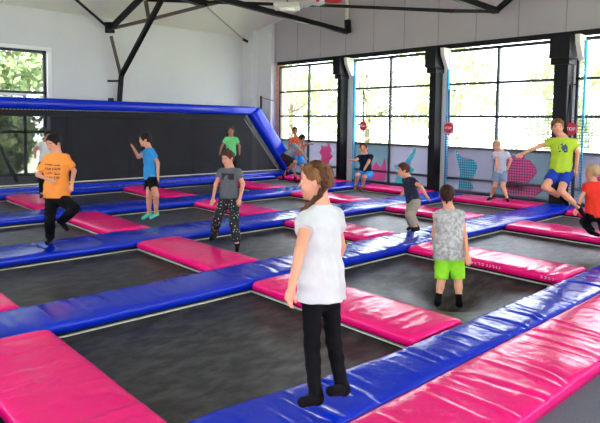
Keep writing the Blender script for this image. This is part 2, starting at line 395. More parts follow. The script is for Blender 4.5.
for (r_, c_), lab in bl.items():
    x0, x1 = cols[c_]; y0, y1 = RY[r_]
    bed(x0, x1, y0, y1, lab, dip=(5.36, 3.40, .30) if (r_, c_) == (0, 2) else None)
# deck under everything
struct(MB().box(-3.2, -2.5, -.9, 12.25, 14.2, -.55).build('floor_deck', black))

# ------------------------------------------------------------------ slanted wall trampoline at the back
def P3(a): return tuple(float(v) for v in a)
wt = empty('wall_trampoline', (6, 14, 0), 'long black wall trampoline screen framed in blue padding across the back', 'trampoline')
YBt, YTp = 14.02, 14.72
TL, TR = (-3.0, YTp, 1.80), (11.05, YTp-.15, 1.72)
BL, BR = (-3.0, YBt, .08), (12.02, YBt, .06)
MB().prism([BL, BR, TR, TL], (0, .02, 0)).build('screen_bed', blacknet, wt)
w = MB(); w.bar((-3, YBt-.03, .12), (BR[0]-.05, YBt-.03, .10), .02, .03); w.bar((BR[0]-.10, YBt-.02, .12), (TR[0]-.10, TR[1]-.04, TR[2]), .02, .012)
w.build('webbing_border', webbing, wt)
ap = MB(); ap.prism([(-3, YTp-.06, 1.74), (11.0, YTp-.2, 1.68), (11.0, YTp-.16, 1.98), (-3, YTp-.02, 2.0)], (0, .03, 0)); ap.build('apron', blackpad, wt)
st = MB()
for k in range(95): st.box(3.0+k*.083, YTp-.12-.012*k*.083, 1.86, 3.045+k*.083, YTp-.10-.012*k*.083, 1.875)
tag(st.build('stitching', webbing, wt), kind='stuff')
def roll(name, p0, p1, w, h, mt, parent, seed=1, up=(0, 0, 1), nseg=90):
    """padded roll between two points, rounded-box section with soft creases"""
    rd = np.random.RandomState(seed); p0 = np.array(p0, float); p1 = np.array(p1, float); d = p1-p0; L = np.linalg.norm(d); d /= L
    u = np.array(up, float); sx = np.cross(d, u); sx /= np.linalg.norm(sx); u = np.cross(sx, d)
    n = 20; V = []; cr = [(rd.uniform(0, L), rd.uniform(.02, .05), rd.uniform(.004, .012)) for _ in range(int(L*3))]
    for i in range(nseg+1):
        s = L*i/nseg; sc = 1 if 0 < i < nseg else .85
        for a, b, c in cr: sc -= c/h*1.2*math.exp(-((s-a)/b)**2)*.5
        for k in range(n):
            t = 2*math.pi*k/n; c_, s_ = math.cos(t), math.sin(t)
            V.append(p0+d*s+sx*np.sign(c_)*abs(c_)**.5*w/2*sc+u*np.sign(s_)*abs(s_)**.5*h/2*sc)
    F = [(i*n+k, i*n+(k+1) % n, (i+1)*n+(k+1) % n, (i+1)*n+k) for i in range(nseg) for k in range(n)]
    F += [tuple(range(n))[::-1], tuple(nseg*n+k for k in range(n))]
    return mesh_obj(name, V, F, mt, parent, True)
roll('top_padding', (-3, YTp-.06, 2.07), (11.35, YTp-.2, 1.98), .28, .27, blue, wt, 2, nseg=220)
roll('side_padding', (11.30, YTp-.2, 1.99), (12.50, YBt-.02, .02), .46, .34, blue, wt, 3, up=(0, 1, 0), nseg=40)
roll('base_padding', (-3, YBt-.10, -.02), (12.3, YBt-.10, -.03), .34, .17, blue, wt, 4, nseg=160)
for a, b in (((7.25, 14.9, -.1), (7.25, 14.9, 1.9)), ((7.5, 15.75, -.6), (7.5, 15.75, 2.0)), ((9.35, 14.95, -.1), (9.35, 14.95, 1.9)), ((7.3, 14.9, 1.3), (8.1, 14.9, .1)), ((9.4, 14.95, .9), (10.0, 14.95, .3)), ((3.7, 14.9, 1.5), (4.3, 14.9, .1)), ((5.6, 14.9, -.1), (5.6, 14.9, 1.9))):
    MB().bar(a, b, .07).build('support_post', black, wt)
# dark tarpaulin hung behind the screen, right of the window
o = MB().box(5.2, 15.1, -.2, 11.7, 15.13, 1.98).build('backdrop_sheet', M('charcoal_sheet', (.10, .105, .11), .9, col2=(.14, .145, .15), cscale=1.5)); tag(o, 'dark grey sheet hung behind the wall trampoline, right of the window', 'sheet')
# pole with wire right of the frame
r = empty('net_pole', (11.5, 14.6, -.1), 'thin black pole standing beside the top right corner of the blue frame', 'pole')
MB().tube([onY(261, 112, 14.6), onY(261, 96, 14.6)], .035).build('pole', black, r)
MB().tube([onY(261.5, 97.5, 14.6), onY(274, 101, 14.4)], .012).build('wire', black, r)

# ------------------------------------------------------------------ roof steel
gT = 'black steel roof members'
def to_roof(p, q):
    """run the bar p-q on beyond q until it meets the sloping ceiling"""
    p = np.array(p, float); q = np.array(q, float); d = nrm0(q-p)
    for k in range(120):
        y = q[1]; top = zc(y) if y > 5 else zc(5)-(5-y)*.25
        if q[2] >= top-.02 or q[0] > 12.2 or q[1] > 15.9: break
        q = q+d*.06
    return q
def nrm0(v): return v/np.linalg.norm(v)
def member(pts, w, label, h=None, mt=None, ends=(0, 0)):
    pts = list(pts)
    if ends[0]: pts[0] = to_roof(pts[1], pts[0])
    if ends[1]: pts[-1] = to_roof(pts[-2], pts[-1])
    r = MB()
    for a, b in zip(pts[:-1], pts[1:]): r.bar(a, b, w, h)
    o = r.build('roof_beam', mt or black); tag(o, label, 'beam', gT); return o
N1 = onY(110, 29, 15.85); N2 = onX(347, 32, 12.15); N3 = onX(496, 11, 12.15)
brown = M('brown_steel', (.10, .07, .055), .5)
r = empty('wall_strut', tuple(onY(119, 100, 15.85)), 'black branching strut rising up the white back wall above the orange boy', 'strut')
MB().bar(onY(119, 108, 15.85), onY(121.5, 74, 15.85), .11).build('post', black, r)
MB().bar(onY(121.5, 75, 15.85), to_roof(onY(121.5, 75, 15.85), onY(163, -3, 13.4)), .11).build('brace', black, r)
MB().bar(onY(121, 76, 15.85), onY(111, 36, 15.85), .07).build('diagonal', brown, r)
MB().bar(onY(108, 81, 15.9), onY(121, 81, 15.85), .05).build('bracket', black, r)
MB().bar(onY(111, 98, 15.8), onY(111, 103, 15.8), .12).build('foot', black, r)
member([N1, onY(142, -3, 13.8)], .12, 'thick black beam going up right from the node on the back wall', ends=(0, 1))
member([N1, onY(74, -2, 14.8)], .05, 'thin black rod going up left from the node on the back wall', ends=(0, 1), mt=black)
member([onY(109.5, 22, 15.8), onY(110, 33, 15.85)], .2, 'black node plate where beams meet high on the back wall')
H1 = onY(205, 4, 12.6)
member([N1, onY(150, 19.5, 14.4), onY(205, 5.5, 13.2), onY(262, -8, 12.2)], .08, 'dark beam running right from the back wall node under the ceiling', ends=(0, 1), mt=brown)
member([onY(145, -3, 14.6), onY(149, 20, 14.5)], .08, 'short brown hanger crossing the dark beam left of the roof hub', ends=(1, 0), mt=brown)
member([onY(214, -3, 11.6), N2], .13, 'heavy black beam sloping down to the window wall above the second bay', ends=(1, 0))
member([onY(205, 2, 12.9), onX(348, 6.5, 10.2), onX(452, 11, 9.6), onX(498, 11.5, 12.0)], .07, 'long slender black beam nearly level across the top right', ends=(1, 0))
member([onX(496, 11, 12.1), onX(452, -4, 9.9)], .13, 'black beam rising left from the high node on the window wall, above the third bay', ends=(0, 1))
member([onX(496, 11, 12.1), onX(513, -4, 12.0)], .10, 'short black brace rising right from the high node on the window wall, above the third bay', ends=(0, 1))
member([onX(347, -6, 12.2), onX(347, 20, 12.2)], .07, 'pale vertical pipe above the end of the heavy beam', mt=M('pale_pipe', (.75, .73, .62), .6))
member([onX(347.5, 20, 12.15), onX(348, 33, 12.15)], .13, 'black bracket on the window wall at the end of the heavy beam')
member([onY(184, -3, 12.5), onY(205, 4, 12.6)], .2, 'dark clustered roof hub at the top of the photo', ends=(1, 0), h=.16)
o = MB().tube([onY(208, 8, 12.9), onY(243, 39, 15.6)], .022).build('tie_rod', M('dull_rod', (.30, .28, .26), .5)); tag(o, 'thin grey rod slanting down to the corner of the back wall', 'rod')
o = MB().tube([onY(243.3, 39.3, 15.62), onY(250, 43, 15.75)], [.05, .05]).build('rod_anchor', black); tag(o, 'small black anchor at the lower end of the grey rod', 'anchor')
# hanging lamp
lp = onX(287, 7, 9.0)
r = empty('ceiling_lamp', tuple(lp), 'flat grey square lamp hanging between the roof beams', 'lamp')
l = np.array(lp); mb = MB(); mb.prism([l+(-.42, 0, -.03), l+(0, -.42, -.03), l+(.42, 0, -.03), l+(0, .42, -.03)], (0, 0, .09)); mb.build('housing', M('lamp_grey', (.55, .53, .47), .5), r)
mb = MB(); mb.prism([l+(-.25, 0, -.05), l+(0, -.25, -.05), l+(.25, 0, -.05), l+(0, .25, -.05)], (0, 0, .02)); mb.build('diffuser', M('diffuser', (.9, .9, .85), .4), r)
MB().tube([l+(0, 0, .05), l+(0, 0, 1.2)], .015).build('cord', black, r)
# red and white hanging banner seen only at its lower hem
bn = empty('hanging_banner', tuple(onX(330, -6, 9.5)), 'red and white banner hem showing at the top above the second window bay', 'banner')
def cloth_strip(pts_px, X, drop, mt, nm):
    V = []; F = []
    for i, (x, y) in enumerate(pts_px):
        p = onX(x, y, X+.08*math.sin(i*1.3)); V += [p, p+(0, 0, drop)]
    V = [tuple(v) for v in V]; n = len(V); V += [(v[0]+.015, v[1], v[2]) for v in V]
    for i in range(len(pts_px)-1): F += [(2*i, 2*i+2, 2*i+3, 2*i+1), (n+2*i, n+2*i+1, n+2*i+3, n+2*i+2), (2*i, n+2*i, n+2*i+2, 2*i+2)]
    mesh_obj(nm, V, F, mt, bn, True)
cloth_strip([(300, 8), (306, 7), (312, 5), (318, 6), (324, 4)], 9.5, .12, white_m, 'white_panel')
cloth_strip([(316, 2.0), (322, 1.0), (330, 3), (336, 3.5), (341, 2)], 9.4, .3, M('red_cloth', (.7, .03, .04), .7), 'red_panel')

# ------------------------------------------------------------------ stop signs
def letters(txt, center, h, mt, parent, depth=.004):
    cu = bpy.data.curves.new('lettering', 'FONT'); cu.body = txt; cu.size = h; cu.extrude = depth; cu.align_x = 'CENTER'; cu.align_y = 'CENTER'; cu.offset = h*.03
    t = bpy.data.objects.new('lettering', cu); C.objects.link(t)
    dg = bpy.context.evaluated_depsgraph_get(); me = bpy.data.meshes.new_from_object(t.evaluated_get(dg)); bpy.data.objects.remove(t)
    me.materials.clear(); me.materials.append(mt)
    o = bpy.data.objects.new('lettering', me); C.objects.link(o); o.parent = parent; o.location = center
    return o
redm = M('sign_red', (.62, .01, .025), .45)
def stop(px, py, X, rad, square, label, pole_top):
    c = onX(px, py, X)
    r = empty('stop_sign', tuple(c), label, 'sign', 'red stop signs hanging at the windows')
    n = 24 if square is False else 8; off = math.pi/8
    V = [c+np.array([0, rad*math.cos(2*math.pi*k/n+off), rad*math.sin(2*math.pi*k/n+off)]) for k in range(n)]
    if square:
        MB().box(X+.004, c[1]-rad*1.05, c[2]-rad*1.08, X+.014, c[1]+rad*1.05, c[2]+rad*1.08).build('backing', M('sign_pink', (.85, .45, .5), .5), r)
    MB().prism(V, (-.012, 0, 0)).build('face', redm, r)
    t = letters('STOP', (-.02, 0, 0), rad*.62, white_m, r); t.rotation_euler = (math.pi/2, 0, -math.pi/2)
    MB().tube([c+(.03, 0, -rad*1.4), onX(px, pole_top, X)+(.03, 0, 0), np.array([XW+.05, c[1], onX(px, pole_top, X)[2]])], .022).build('hanger', black, r)
stop(363, 126, 12.1, .135, False, 'round red stop sign above the head of the boy in blue shorts', 90)
stop(448.5, 128, 12.1, .13, True, 'red stop sign on a pale square, left of the pale boy in white', 90)
stop(570, 129, 12.1, .145, None, 'red stop sign beside the head of the jumping boy in lime green', 84)
# floor-to-sill safety net before the right-hand bays
for a, b, lab in ((1.9, 4.90, 'fine pale safety net at the far right edge window bay'), (5.30, 7.95, 'fine pale safety net stretched behind the pale boy in denim shorts')):
    o = mesh_obj('safety_net', [(12.2, a, .0), (12.2, b, .0), (12.2, b, 1.85), (12.2, a, 1.85)], [(0, 1, 2, 3)], netmat); tag(o, lab, 'net', 'safety nets before the right-hand windows')

# ------------------------------------------------------------------ outside
struct(MB().box(-60, -60, -1.6, 90, 90, -1.5).build('ground_outside', M('pale_ground', (.45, .46, .40), .9, col2=(.3, .4, .2), cscale=.3)))
leafA = M('leaf_pale', (.24, .30, .12), .6, col2=(.36, .40, .22), cscale=1.5); leafB = M('leaf_green', (.08, .14, .045), .6, col2=(.24, .32, .13), cscale=1.2); bark = M('bark', (.12, .09, .06), .9)
for lm in (leafA, leafB):
    nn, ll = lm.node_tree.nodes, lm.node_tree.links
    b = nn['Principled BSDF']; tl = nn.new('ShaderNodeBsdfTranslucent'); mx = nn.new('ShaderNodeMixShader'); mx.inputs[0].default_value = .4
    ll.new(nn['Color Ramp'].outputs[0], tl.inputs[0]); ll.new(b.outputs[0], mx.inputs[1]); ll.new(tl.outputs[0], mx.inputs[2]); ll.new(mx.outputs[0], nn['Material Output'].inputs[0])
def tree(x, y, h, rad, n, leaf, seed, label, group):
    rd = np.random.RandomState(seed); r = empty('tree', (x, y, -1.5), label, 'tree', group)
    cl = []; 
    for k in range(26):
        v = rd.normal(size=3); v /= np.linalg.norm(v); q = rd.uniform(.35, 1)
        cl.append((x+v[0]*rad*q, y+v[1]*rad*q, -1.5+h*.56+v[2]*h*.40*q, rad*rd.uniform(.25, .42)))
    ci = rd.randint(0, len(cl), n); cc = np.array(cl)[ci]; v = rd.normal(size=(n, 3)); v /= np.linalg.norm(v, axis=1)[:, None]
    p = cc[:, :3]+v*(cc[:, 3]*rd.uniform(.6, 1.05, n))[:, None]
    a = rd.normal(size=(n, 3)); a /= np.linalg.norm(a, axis=1)[:, None]; b = np.cross(a, v+.3*rd.normal(size=(n, 3))); b /= np.linalg.norm(b, axis=1)[:, None]; s = rd.uniform(.09, .2, n)[:, None]
    V = np.stack([p-a*s, p-b*s*.5, p+a*s, p+b*s*.5], 1).reshape(-1, 3)
    mesh_obj('crown', V, np.arange(4*n).reshape(n, 4), leaf, r)
    tb = MB(); tb.tube([(x, y, -1.5), (x+.05, y, -1.5+h*.4), (x, y+.1, -1.5+h*.75)], [.2, .14, .05])
    for k in range(7): c = cl[k]; tb.tube([(x, y, -1.5+h*.35+.08*k), c[:3]], [.07, .02], 5)
    tb.build('trunk', bark, r, True)
ts = [(24, 27, 9, 2.8), (25, 21.5, 8.5, 2.6), (24.5, 16.3, 9, 2.5), (26, 11, 7.6, 2.4), (25, 6, 7, 2.4), (24, 1, 7, 2.3)]
tl_ = ['sunlit tree outside the leftmost window bay', 'sunlit tree outside between the first and second window bays', 'sunlit tree outside behind the round stop sign', 'sunlit tree outside behind the widest window bay', 'pale tree outside behind the jumping boy', 'pale tree outside at the far right edge']
for i, (x, y, h, rd_) in enumerate(ts): tree(x, y, h, rd_, 2900, leafA, i, tl_[i], 'trees beyond the window wall')
for i, (x, y, h, rd_, lab) in enumerate(((2.2, 23, 8.5, 2.6, 'green tree outside the left edge of the back window'), (6.2, 22, 8, 2.5, 'green tree outside the right half of the back window'), (4.2, 26, 10, 3.2, 'taller green tree furthest behind the back window'), (4.6, 19.5, 3.8, 1.5, 'low bush right outside the back window behind the boy in white'))):
    tree(x, y, h, rd_, 5200, leafB, 40+i, lab, 'greenery behind the back window')

# ------------------------------------------------------------------ implicit-surface figures
class SDF:
    def __init__(s, res): s.P = []; s.res = res
    def cone(s, a, b, ra, rb, k=.02, flat=None, cuts=(), op='add', lay=0):
        s.P.append(('c', np.array(a, float), np.array(b, float), ra, rb, k, flat, cuts, op)); return s
    def ell(s, c, axes, rad, k=.02, cuts=(), op='add'):
        s.P.append(('e', np.array(c, float), np.array(axes, float), np.array(rad, float), 0, k, None, cuts, op)); return s
    def bbox(s):
        lo = np.full(3, 1e9); hi = -lo
        for p in s.P:
            if p[8] != 'add': continue
            a, b = s.pb(p); lo = np.minimum(lo, a); hi = np.maximum(hi, b)
        return lo, hi
    @staticmethod
    def pb(p):
        if p[0] == 'c': return np.minimum(p[1]-p[3], p[2]-p[4]), np.maximum(p[1]+p[3], p[2]+p[4])
        m_ = p[3].max(); return p[1]-m_, p[1]+m_
    def mesh(s, noise=None, cuts=(), sub=None):
        res = s.res; lo, hi = s.bbox(); lo = lo-3*res; hi = hi+3*res; n = np.ceil((hi-lo)/res).astype(int)+1
        ax = [lo[i]+res*np.arange(n[i]) for i in range(3)]
        Vf = np.full(n, 1., np.float32)
        for p in s.P:
            a, b = s.pb(p); mg = p[5]+2.5*res
            i0 = np.maximum(0, np.floor((a-mg-lo)/res).astype(int)); i1 = np.minimum(n, np.ceil((b+mg-lo)/res).astype(int)+1)
            if (i1 <= i0).any(): continue
            sl = tuple(slice(i0[i], i1[i]) for i in range(3))
            X, Y, Z = np.meshgrid(*[ax[i][sl[i]] for i in range(3)], indexing='ij'); Q = np.stack([X, Y, Z], -1)
            if p[0] == 'c':
                ba = p[2]-p[1]; q = Q-p[1]
                if p[6] is not None:
                    A = np.array(p[6][0]); q = q+(q@A)[..., None]*A*(1/p[6][1]-1)
                    ba = ba+(ba@A)*A*(1/p[6][1]-1)
                t = np.clip((q@ba)/max(ba@ba, 1e-9), 0, 1); d = np.linalg.norm(q-t[..., None]*ba, axis=-1)-(p[3]+(p[4]-p[3])*t)
            else:
                q = (Q-p[1])@p[2].T; k0 = np.linalg.norm(q/p[3], axis=-1); k1 = np.linalg.norm(q/p[3]**2, axis=-1)+1e-9; d = k0*(k0-1)/k1
            for (c, nrm) in p[7]: d = np.maximum(d, (Q-np.array(c))@np.array(nrm))
            old = Vf[sl]; k = max(p[5], 1e-5)
            if p[8] == 'add': h = np.clip(.5+.5*(old-d)/k, 0, 1); Vf[sl] = old*(1-h)+d*h-k*h*(1-h)
            else: h = np.clip(.5-.5*(old+d)/k, 0, 1); Vf[sl] = old*(1-h)+(-d)*h+k*h*(1-h)
        if noise or cuts:
            X, Y, Z = np.meshgrid(*ax, indexing='ij')
            if noise: Vf = Vf+noise(X, Y, Z)
            for (c, nrm) in cuts: Vf = np.maximum(Vf, (X-c[0])*nrm[0]+(Y-c[1])*nrm[1]+(Z-c[2])*nrm[2])
        return surface_nets(Vf, lo, res)
def surface_nets(V, lo, res):
    nx, ny, nz = V.shape; S = V < 0
    cnt = np.zeros((nx-1, ny-1, nz-1), np.int8)
    for i in (0, 1):
        for j in (0, 1):
            for k in (0, 1): cnt += S[i:nx-1+i, j:ny-1+j, k:nz-1+k]
    act = (cnt > 0) & (cnt < 8); I, J, K = np.nonzero(act); N = len(I)
    idx = -np.ones(act.shape, np.int64); idx[I, J, K] = np.arange(N)
    acc = np.zeros((N, 3)); num = np.zeros(N)
    cs = [(i, j, k) for i in (0, 1) for j in (0, 1) for k in (0, 1)]
    for a in cs:
        for ax in range(3):
            if a[ax]: continue
            b = list(a); b[ax] = 1
            va = V[I+a[0], J+a[1], K+a[2]]; vb = V[I+b[0], J+b[1], K+b[2]]; c = (va < 0) != (vb < 0)
            t = np.where(c, va/(va-vb+1e-12), 0); p = np.tile(np.array(a, float), (N, 1)); p[:, ax] += t
            acc[c] += p[c]; num[c] += 1
    P = lo+res*(np.stack([I, J, K], -1)+acc/num[:, None]); F = []
    for ax in range(3):
        sl0 = [slice(None)]*3; sl1 = [slice(None)]*3; sl0[ax] = slice(0, -1); sl1[ax] = slice(1, None)
        a = S[tuple(sl0)]; b = S[tuple(sl1)]; ch = a != b; g = np.stack(np.nonzero(ch), -1)
        o1, o2 = [q for q in range(3) if q != ax]
        ok = (g[:, o1] > 0) & (g[:, o2] > 0) & (g[:, o1] < act.shape[o1]) & (g[:, o2] < act.shape[o2]); g = g[ok]
        def cell(d1, d2): h = g.copy(); h[:, o1] -= d1; h[:, o2] -= d2; return idx[h[:, 0], h[:, 1], h[:, 2]]
        q = np.stack([cell(1, 1), cell(0, 1), cell(0, 0), cell(1, 0)], -1)
        ins = a[g[:, 0], g[:, 1], g[:, 2]]; flip = ~ins if ax != 1 else ins
        q[flip] = q[flip][:, ::-1]; F.append(q)
    F = np.concatenate(F); F = F[(F >= 0).all(1)]
    return P, F

nrm = lambda v: np.array(v, float)/np.linalg.norm(v)
Rv = np.array([math.cos(YAW), -math.sin(YAW), 0]); Av = np.array([math.sin(YAW), math.cos(YAW), 0]); Uv = np.array([0, 0, 1.])
def vdir(t): return nrm(Rv*t[0]+Av*t[1]+Uv*(t[2] if len(t) > 2 else 0))
def reach(q, px, L, D):
    """joint on the sight line px=(x, y, sign) at limb length L from joint q, nearer (-1) or farther (+1)"""
    d = nrm(ray(px[0], px[1])); w = q-CAM; t = w@d; cl = CAM+d*t; dist = np.linalg.norm(q-cl)
    s = px[2] if len(px) > 2 else 0
    if dist >= L*1.0: return q+(cl-q)*min(1, 1.15*L/dist)
    return cl+d*s*math.sqrt(L*L-dist*dist)

def skinmat(name, c): return M(name, c, .5, bump=(60, .06, .002))
skinA = skinmat('skin_warm', (.74, .34, .20)); skinB = skinmat('skin_light', (.82, .37, .23)); skinC = skinmat('skin_tan', (.50, .21, .11))
eyem = M('eye_white', (.85, .85, .85), .3); irism = M('iris', (.05, .03, .02), .2); lipm = M('lips', (.60, .14, .12), .45); 
def hairmat(name, c, c2): return M(name, c, .55, spec=.2, col2=c2, cscale=18, bump=(70, .6, .004), aniso=(1, 1, .35))
h_dark = hairmat('hair_dark', (.006, .004, .003), (.018, .010, .007)); h_brown = hairmat('hair_brown', (.035, .014, .007), (.10, .042, .02)); h_blond = hairmat('hair_fair', (.42, .26, .12), (.60, .42, .22)); h_lb = hairmat('hair_light_brown', (.10, .038, .014), (.30, .13, .045))

def person(name_label, D, H, neck, pelvis, bf, hf, arms, legs, skin, hair, shirt, bottom, feet, res=.011, headpx=None, hairstyle='short', collar=None, cat='person', sleeve=.55, hem=.10, legfrac=.9, loose=.016, pel_off=0, fingers=True, hd=None, extra=None, sleeveless=False, shoulders=None, toe_up=None, sflat=.80, lk=1.):
    S = H/1.45; N = at(*neck[:2], D+(neck[2] if len(neck) > 2 else 0)); Pv = at(*pelvis[:2], D+(pelvis[2] if len(pelvis) > 2 else 0))
    f = vdir(bf); up = nrm(N-Pv); f = nrm(f-up*(f@up)); rt = np.cross(f, up)            # person's right
    shr = .125*S; hr = .078*S
    sh = {1: N-up*.060*S+rt*shr, -1: N-up*.060*S-rt*shr}; hp = {1: Pv+rt*hr-up*.03*S, -1: Pv-rt*hr-up*.03*S}
    if shoulders:
        for k_, v_ in shoulders.items(): sh[k_] = sh[k_]+Rv*v_[0]*D/FPX-Uv*v_[1]*D/FPX+Av*(v_[2] if len(v_) > 2 else 0)
    J = {}
    for sd_, spec in arms.items():
        e = reach(sh[sd_], spec[0], .245*S, D); w_ = reach(e, spec[1], .215*S, D); J['a', sd_] = (sh[sd_], e, w_, spec[2] if len(spec) > 2 else None)
    for sd_, spec in legs.items():
        k_ = reach(hp[sd_], spec[0], .36*S, D); a_ = reach(k_, spec[1], .345*S, D); t_ = reach(a_, spec[2], .15*S, D); J['l', sd_] = (hp[sd_], k_, a_, t_)
    lowz = min([v[2][2] for k_, v in J.items() if k_[0] == 'l']+[v[3][2] for k_, v in J.items() if k_[0] == 'l'])
    root = empty('person', (Pv[0], Pv[1], lowz-.04), name_label, cat)
    if callable(shirt): shirt = shirt(np.array(root.location))
    # ---- head
    hf_ = vdir(hf[:3]); hu = nrm(Uv-hf_*(hf_@Uv)); hs = np.cross(hf_, hu); h = .112*S*(hd or 1)
    c = at(*headpx, D+(neck[2] if len(neck) > 2 else 0)) if headpx else N+up*.14*S
    B = SDF(res)
    axs = [hs, hf_, hu]
    B.ell(c+hu*.25*h-hf_*.1*h, axs, (.70*h, .87*h, .78*h), .02)
    B.ell(c-hu*.28*h+hf_*.15*h, axs, (.56*h, .64*h, .70*h), .25*h)
    B.cone(c-hu*.82*h+hf_*.56*h, c-hu*.72*h+hf_*.40*h, .17*h, .2*h, .2*h)
    for s_ in (1, -1):
        B.ell(c+hu*.02*h+hf_*.86*h+hs*s_*.30*h, axs, (.17*h, .16*h, .12*h), .10*h, op='sub')
        B.ell(c+hs*s_*.70*h-hu*.08*h-hf_*.08*h, axs, (.06*h, .13*h, .22*h), .05*h)
        B.ell(c+hs*s_*.30*h-hu*.30*h+hf_*.48*h, axs, (.2*h, .2*h, .2*h), .2*h)
    B.cone(c+hu*.04*h+hf_*.74*h, c-hu*.20*h+hf_*.87*h, .05*h, .085*h, .07*h)
    B.ell(c-hu*.46*h+hf_*.70*h, axs, (.22*h, .09*h, .08*h), .05*h)
    B.cone(c-hu*.45*h-hf_*.15*h, N-up*.02*S, .40*h, .42*h, .3*h)
    # ---- trunk
    ch = N-up*.13*S
    B.cone(sh[1], sh[-1], .046*S, .046*S, .04*S)
    B.cone(N, ch-up*.03*S, .06*S, .105*S, .05*S, (f, .68)); B.cone(ch, Pv+up*.10*S, .112*S, .092*S, .05*S, (f, .70)); B.cone(Pv+up*.08*S, Pv-up*.01*S, .094*S, .108*S, .05*S, (f, .78))
    def hand(w_, e, curl, splay, thumb_side, k_dir=None):
        d = nrm(w_-e) if k_dir is None else vdir(k_dir); side = nrm(np.cross(d, f)+1e-6) if abs(d@f) < .95 else rt
        side = side*thumb_side; nl = np.cross(d, side); q = S*1.02
        B.cone(w_, w_+d*.055*q, .021*q, .030*q, .012, (nl, .62))
        for i, ln in enumerate((.052, .060, .056, .044)):
            o_ = w_+d*.062*q+side*(.0225-.015*i)*q; dd = nrm(d+side*(.10-.07*i)*splay); m_ = o_+dd*ln*.52*q; t_ = m_+nrm(dd*math.cos(curl)+nl*math.sin(curl))*ln*.5*q
            B.cone(o_-d*.02*q, m_, .0092*q, .0083*q, .003); B.cone(m_, t_, .0083*q, .0066*q, .003)
        tb = w_+d*.018*q+side*.018*q; tm = tb+nrm(d*.75+side*.75)*.034*q; tt = tm+nrm(d+side*.25+nl*.3)*.026*q
        B.cone(tb, tm, .0115*q, .0095*q, .006); B.cone(tm, tt, .0095*q, .0075*q, .003)
    for (ty, sd_), v in J.items():
        if ty == 'a':
            s0, e, w_, hdn = v; B.cone(s0, e, .039*S, .031*S, .03*S); B.cone(e, w_, .032*S, .0215*S, .012*S)
            if fingers: hand(w_, e, .6, 1, -sd_, hdn)
        else:
            h0, k_, a_, t_ = v; B.cone(h0, k_, .070*S*lk, .046*S*lk, .03*S); B.cone(k_, k_+(a_-k_)*.35, .045*S*lk, .045*S*lk, .02*S); B.cone(k_+(a_-k_)*.35, a_, .045*S*lk, .028*S, .015*S)
            sh_ = nrm(k_-a_); heel = a_-sh_*.035*S-nrm(t_-a_)*.025*S
            B.cone(a_, heel, .028*S, .028*S, .01*S); B.cone(heel, t_-sh_*.0*S, .029*S, .022*S, .02*S)
    P, F = B.mesh(); mesh_obj('body', P, F, skin, root, True)
    # ---- face parts
    for s_ in (1, -1):
        ec = c+hu*.03*h+hf_*.66*h+hs*s_*.28*h; n1, n2 = 10, 8; V = []; Fq = []; mi = []
        for i in range(n2+1):
            for j in range(n1):
                a1 = math.pi*i/n2; a2 = 2*math.pi*j/n1; V.append(ec+.09*h*(hf_*math.cos(a1)+hs*math.sin(a1)*math.cos(a2)+hu*math.sin(a1)*math.sin(a2)*.75))
        for i in range(n2):
            for j in range(n1): Fq.append((i*n1+j, i*n1+(j+1) % n1, (i+1)*n1+(j+1) % n1, (i+1)*n1+j)); mi.append(1 if i < 3 else 0)
        mesh_obj('eye', V, Fq, eyem, root, True, [eyem, irism], mi)
        MB().tube([c+hu*.22*h+hf_*.80*h+hs*s_*.14*h, c+hu*.27*h+hf_*.78*h+hs*s_*.30*h, c+hu*.20*h+hf_*.66*h+hs*s_*.46*h], [.035*h, .04*h, .02*h], 6).build('eyebrow', hair, root, True)
    MB().tube([c-hu*.46*h+hf_*.72*h-hs*.2*h, c-hu*.45*h+hf_*.795*h, c-hu*.46*h+hf_*.72*h+hs*.2*h], [.03*h, .055*h, .03*h], 6).build('mouth', lipm, root, True)
    # ---- hair
    Hh = SDF(min(res, .008)); sk = c+hu*.25*h-hf_*.1*h
    ex = .07 if hairstyle == 'short' else .045
    Hh.ell(sk, axs, ((.70+ex)*h, (.87+ex)*h, (.78+ex*1.3)*h), .01)
    if hairstyle != 'short': Hh.ell(sk-hu*.25*h-hf_*.18*h, axs, (.70*h, .70*h, .72*h), .05*h)
    else: Hh.ell(sk-hu*.15*h-hf_*.15*h, axs, (.72*h, .80*h, .72*h), .05*h)
    Hh.ell(c+hf_*.80*h-hu*.42*h, axs, ((1.1 if hairstyle == 'braid' else .80)*h, (.80 if hairstyle == 'braid' else .62)*h, (1.08 if hairstyle == 'braid' else .98)*h), .06*h, op='sub')
    for s_ in (1, -1): Hh.ell(c+hs*s_*.80*h-hu*.20*h+hf_*.02*h, axs, (.22*h, .26*h, .34*h), .06*h, op='sub')
    if hairstyle == 'tuft': pass
    if hairstyle in ('pony', 'bun'):
        q = c+hu*(.9 if hairstyle == 'bun' else .45)*h-hf_*(.35 if hairstyle == 'bun' else 1.0)*h
        if hairstyle == 'bun': Hh.cone(q, q+hu*.12*h, .26*h, .24*h, .08*h)
        back = c-hf_*.95*h
        Hh.cone(back+hu*.35*h, back-hf_*.3*h+hu*.1*h, .2*h, .26*h, .1*h); Hh.cone(back-hf_*.3*h+hu*.1*h, back-hf_*.2*h-hu*.8*h, .26*h, .10*h, .1*h)
    hn = lambda X, Y, Z: .0035*np.sin(X*160+Z*40)*np.sin(Y*150-Z*50)
    low = c-hu*(.55 if hairstyle == 'short' else .42 if hairstyle == 'braid' else 1.6)*h-hf_*(.8 if hairstyle == 'braid' else 0)*h
    P, F = Hh.mesh(noise=hn, cuts=[(low, -hu+(hf_*.55 if hairstyle == 'braid' else 0))]); ho = mesh_obj('hair', P, F, hair, root, True)
    if hairstyle == 'braid': braid(c, h, hs, hf_, hu, hair, ho, N, f, rt, S)
    # ---- shirt
    G = SDF(res); i = loose
    G.cone(sh[1], sh[-1], .046*S+.011, .046*S+.011, .03*S, cuts=[])
